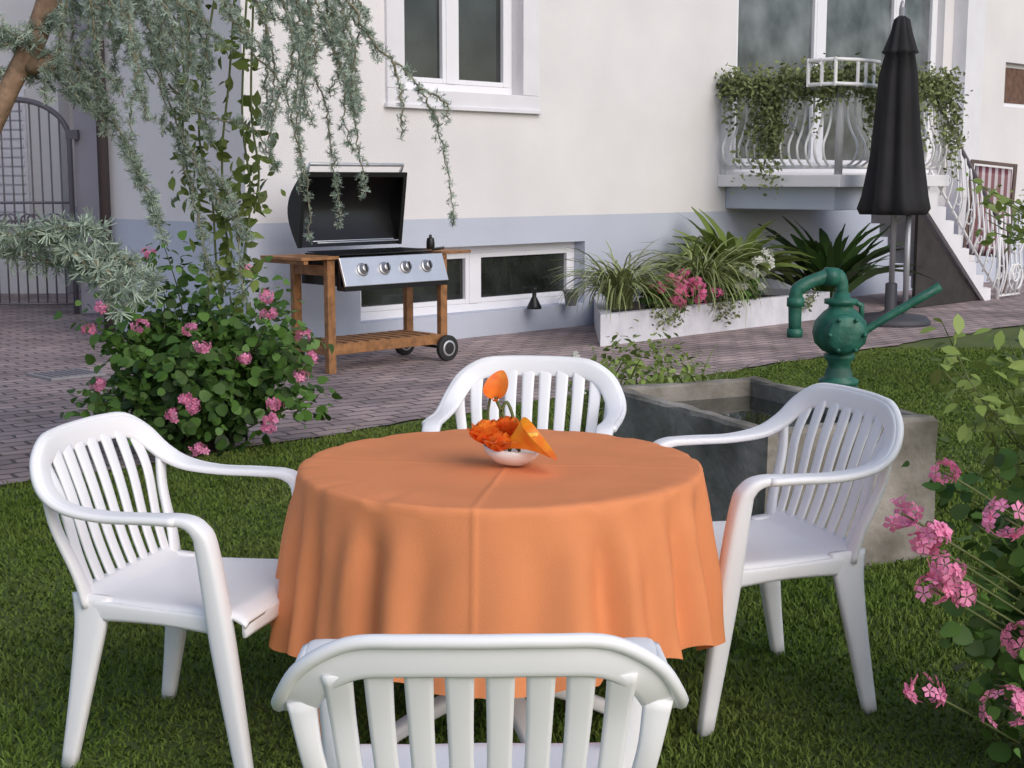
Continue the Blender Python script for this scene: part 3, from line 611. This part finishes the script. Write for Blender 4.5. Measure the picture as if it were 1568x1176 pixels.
fl_=[(-1.63,7.1,.72),(-1.26,7.2,.88),(-1.24,7.15,.80),(-1.55,7.0,.64),(-1.64,7.0,.38),(-1.60,6.98,.34),(-1.20,7.05,.34),(-1.22,7.05,.27),(-1.23,7.07,.22),(-1.35,7.05,.58),(-2.1,7.2,.82),(-1.85,7.0,.75),(-2.2,7.3,.70),(-1.42,7.5,1.0),(-1.08,7.3,.66),(-1.05,7.35,.54),(-1.95,7.6,1.08),(-1.70,7.0,.30),(-1.1,7.3,.45),(-2.15,7.25,.42),(-1.58,7.0,.12)]
heads(fl_,.040,16,'flowers',m_pinkL,g,.021)
b=MB(); b.lathe([(.16,0),(.2,.20),(.21,.20),(.21,.23),(.17,.23)],24); b.build('pot',[M('dark_pot',(.05,.035,.03),.7)],g,mw=Matrix.Translation((-1.70,7.68,0)))
tips=[]
for i in range(46):
    u=rng.random(); z=.12+.72*u; tips.append((1.29+rng.normal()*.11-.06*u,3.25+rng.normal()*.2,z))
tips+=[(1.02,3.2,.72),(1.02,3.2,.6),(1.06,3.2,.5),(1.05,3.2,.42),(1.1,3.2,.34)]
g=shrub('geranium_bush',(1.55,3.3,.0),tips,m_leafG,.042,27,(ROUND,ROUNDF),.040,.004,.35)
fr=[(1.0,3.2,.80,.026),(.89,3.15,.715,.038),(.95,3.10,.68,.032),(.93,3.10,.66,.028),(1.11,3.1,.715,.048),(.985,3.1,.60,.037),(.955,3.1,.55,.034),(1.17,3.1,.43,.047),(1.11,3.05,.295,.050),(.95,3.1,.31,.036),(1.025,3.1,.54,.024),(1.19,3.1,.93,.030)]
P=[];Nn=[]
for x,y,z,r in fr:
    n=int(400*r); d=nrm(rng.normal(size=(n,3))); P.append(np.array([x,y,z])+d*r*np.array([1,1,.8])); Nn.append(d+rng.normal(size=(n,3))*.25)
scatter(FLO,FLOF,np.vstack(P),np.vstack(Nn),.022*(.8+.4*rng.random(sum(map(len,P)))),'flowers',m_pinkL,g)
b=MB()
for x,y,z,r in fr: b.tube([(x+.25,y+.08,z-.16),(x+.1,y+.02,z-.06),(x,y,z)],.003,5,k=4)
b.build('flower_stalks',[m_stem],g)
tips=[(1.27+rng.normal()*.09,3.4+rng.normal()*.12,.78+rng.random()*.34) for i in range(24)]+[(1.04,3.4,1.13),(1.02,3.35,1.03),(1.06,3.4,.95)]
shrub('leafy_shrub',(1.6,3.5,.1),tips,m_leafY,.048,24,(DIA,DIAF),.03,.004,.5)

# ---------------------------------------------------------------- cedar
def T(a,b_,d=0.0,Y=5.0): return np.array([-1.788+a*.00228,Y+d,2.08-b_*.00224])
def S8(l): return [(a+78-(a*.10),b_*.88+30) for a,b_ in l]
st=[
 ([(-20,60),(60,75),(130,110),(165,180),(190,250),(210,310),(230,380)],0,.027,1.5),
 (S8([(-60,345),(0,360),(60,368),(120,392),(165,412),(222,440)]),-.6,.042,1.4),(S8([(40,362),(100,350),(165,352)]),-.6,.04,1.1),(S8([(120,392),(160,445),(172,492)]),-.6,.04,1.2),(S8([(100,385),(160,395),(195,410)]),-.55,.04,1.1),(S8([(-60,375),(-20,385),(60,405),(130,425)]),-.55,.04,1.3),(S8([(150,405),(190,440),(215,465)]),-.6,.04,1.2),
 ([(170,-30),(230,30),(250,90),(265,170)],.1,.024,1.4),([(180,-40),(150,60),(140,130),(150,200)],0,.024,1.3),([(280,-40),(300,60),(290,150),(300,220)],.2,.024,1.3),
 ([(400,-40),(395,60),(390,140),(395,230),(400,260)],.2,.020,1.0),([(430,-40),(440,80),(430,150),(435,230),(430,290)],.3,.019,1.0),([(460,-30),(455,80),(480,150),(490,250),(497,350)],.3,.019,1.0),
 ([(490,-20),(500,60),(525,140),(535,220),(542,300)],.2,.019,1.0),([(330,-30),(370,60),(420,120),(440,200),(455,290),(455,370)],.1,.019,1.0),
 ([(530,-10),(570,60),(610,95),(640,130),(665,185),(680,260),(690,350)],.1,.019,1.0),([(600,90),(610,140),(612,210)],.1,.017,.9),([(640,130),(680,150),(683,180)],.1,.017,.9),
 ([(200,-40),(215,60),(235,150),(270,250),(320,330),(350,375)],.2,.022,1.3),([(250,200),(300,300),(345,360)],.3,.021,1.2),([(230,180),(260,290),(275,400),(280,440)],.3,.022,1.3),([(290,250),(330,320),(330,420),(335,480)],.3,.020,1.1),([(100,120),(170,200),(205,290),(215,350)],.1,.025,1.3),([(60,75),(110,140),(150,170)],0,.028,1.4),([(-20,110),(40,110),(80,130)],0,.03,1.4),
 ([(-20,20),(40,55),(110,95)],-.1,.03,1.5),([(-40,80),(20,70),(70,40),(140,10)],-.1,.03,1.4),([(240,120),(300,170),(370,190),(390,240)],.2,.021,1.1)]
for i in range(46):
    a=130+rng.random()*410; b0=-60+rng.random()*60; ln=70+rng.random()*170*(1.0 if a>200 else .8)
    pts=[(a,b0)]; aa=a; 
    for q in range(4): aa+=rng.normal()*15+4; pts.append((aa,b0+ln*(q+1)/4))
    st.append((pts,rng.normal()*.3,.021,1.05))
tb=MB(); P=[];S_=[];Nn=[]
tk=(-2.7,5.3)
tb.tube([(tk[0]-.1,tk[1],0),(tk[0],tk[1],1),(tk[0]+.05,tk[1],2.2),(tk[0]+.15,tk[1],3.6),(tk[0]+.2,tk[1],5)],[.2,.16,.13,.09,.04],14,k=5)
tb.tube([(tk[0]+.1,tk[1],2.9),T(150,-160),T(95,-30),T(62,55),T(22,125),T(-20,210),T(-60,250)],[.07,.05,.04,.04,.036,.03,.02],12,k=4)
tb.tube([T(50,100),T(98,92,-.03)],[.03,.03],12)
for s,e in((( -2.6,5.3,2.6),T(560,-90)),((-2.6,5.3,2.5),T(330,-70,.3)),((-2.6,5.3,2.8),T(500,-120,.4)),((-2.6,5.2,1.35),T(10,345,-.6)),((-2.6,5.2,2.0),T(-30,60)),((-2.6,5.2,2.45),T(250,-50,-.2))):
    s=np.array(s); tb.tube([s,(s+e)/2+[0,0,.12],e],[.04,.028,.012],8,k=5)
for pts,d,ns,den in st:
    c=catm([T(a,b_,d+.03*i) for i,(a,b_) in enumerate(pts)],10); c+=rng.normal(size=c.shape)*.004
    tb.tube(c,np.linspace(.005,.002,len(c))*(1.4 if ns>.035 else 1),5,mi=1)
    L_=np.linalg.norm(np.diff(c,axis=0),axis=1); tot=L_.sum(); n=int(tot/.008*den); cum=np.append(0,np.cumsum(L_)); t=rng.random(n)*tot
    q=np.stack([np.interp(t,cum,c[:,k]) for k in range(3)],1); off=rng.normal(size=(n,3))*ns*.42; P.append(q+off); S_.append(ns*(.55+.6*rng.random(n))); Nn.append(off/ns+[0,0,-.3])
tr=tb.build('cedar_tree',[m_bark,m_twig])
P=np.vstack(P); scatter(NEED,NEEDF,P,np.vstack(Nn)+rng.normal(size=P.shape)*.3,np.concatenate(S_),'needles',m_cedar,tr)
n=5000; d=nrm(rng.normal(size=(n,3))); Pc=np.array([-1.9,5.6,3.6])+d*(rng.random((n,1))**.4)*np.array([1.5,1.3,.9]); Pc=Pc[Pc[:,2]>2.8]
scatter(NEED,NEEDF,Pc,rng.normal(size=Pc.shape),np.full(len(Pc),.05),'crown_needles',m_cedar,tr)
vb=MB();P=[]
for pts in([(350,-60),(340,60),(335,180),(345,300),(330,420),(335,500)],[(300,-60),(275,80),(262,200),(280,300),(285,420),(300,470)],[(330,-60),(315,100),(300,220),(300,330),(310,440)],[(360,-60),(350,150),(360,260),(350,330)],[(230,-60),(240,100),(235,200),(245,300)]):
    c=catm([T(a,b_,.45) for a,b_ in pts],10); vb.tube(c,.0045,5); i=rng.integers(0,len(c),75); P.append(c[i]+rng.normal(size=(75,3))*[.04,.05,.03])
vo=vb.build('hanging_vine',[m_stem]); P=np.vstack(P); scatter(DIA,DIAF,P,rng.normal(size=P.shape)*.8+[0,-.5,.3],.035+.045*rng.random(len(P)),'leaves',m_leafV,vo)
shrub('garden_shrub',(4.6,9.6,0),[(2.98+rng.random()*.9,9.2+rng.normal()*.3,1.05+rng.random()*.45) for i in range(24)],m_leafY,.075,20,(DIA,DIAF),.07,.010,.65)

# ---------------------------------------------------------------- light, world, camera
sd=Vector((.52,-.70,.64)).normalized(); el=math.asin(sd.z); az=math.atan2(sd.x,sd.y)
sl=bpy.data.lights.new('sun','SUN'); sl.energy=1.2; sl.angle=R(50); sl.color=(1,.975,.955)
so=bpy.data.objects.new('sun',sl); COL.objects.link(so); so.rotation_euler=sd.to_track_quat('Z','Y').to_euler(); so.location=(5,-5,10)
w=bpy.data.worlds.new('World'); scene.world=w; w.use_nodes=True; nt=w.node_tree
sk=nt.nodes.new('ShaderNodeTexSky'); sk.sky_type='NISHITA'; sk.sun_disc=False; sk.sun_elevation=el; sk.sun_rotation=az; sk.air_density=1.0; sk.dust_density=2.2
nt.links.new(sk.outputs[0],nt.nodes['Background'].inputs[0]); nt.nodes['Background'].inputs[1].default_value=.15
cd=bpy.data.cameras.new('camera'); cd.sensor_width=36; cd.lens=49.6; cd.clip_end=600; cd.clip_start=.05
co=bpy.data.objects.new('camera',cd); COL.objects.link(co); co.location=(0,0,1.47); co.rotation_euler=(R(90-8.25),0,0)
scene.camera=co
scene.view_settings.view_transform='Standard'; scene.view_settings.look='None'; scene.view_settings.exposure=0
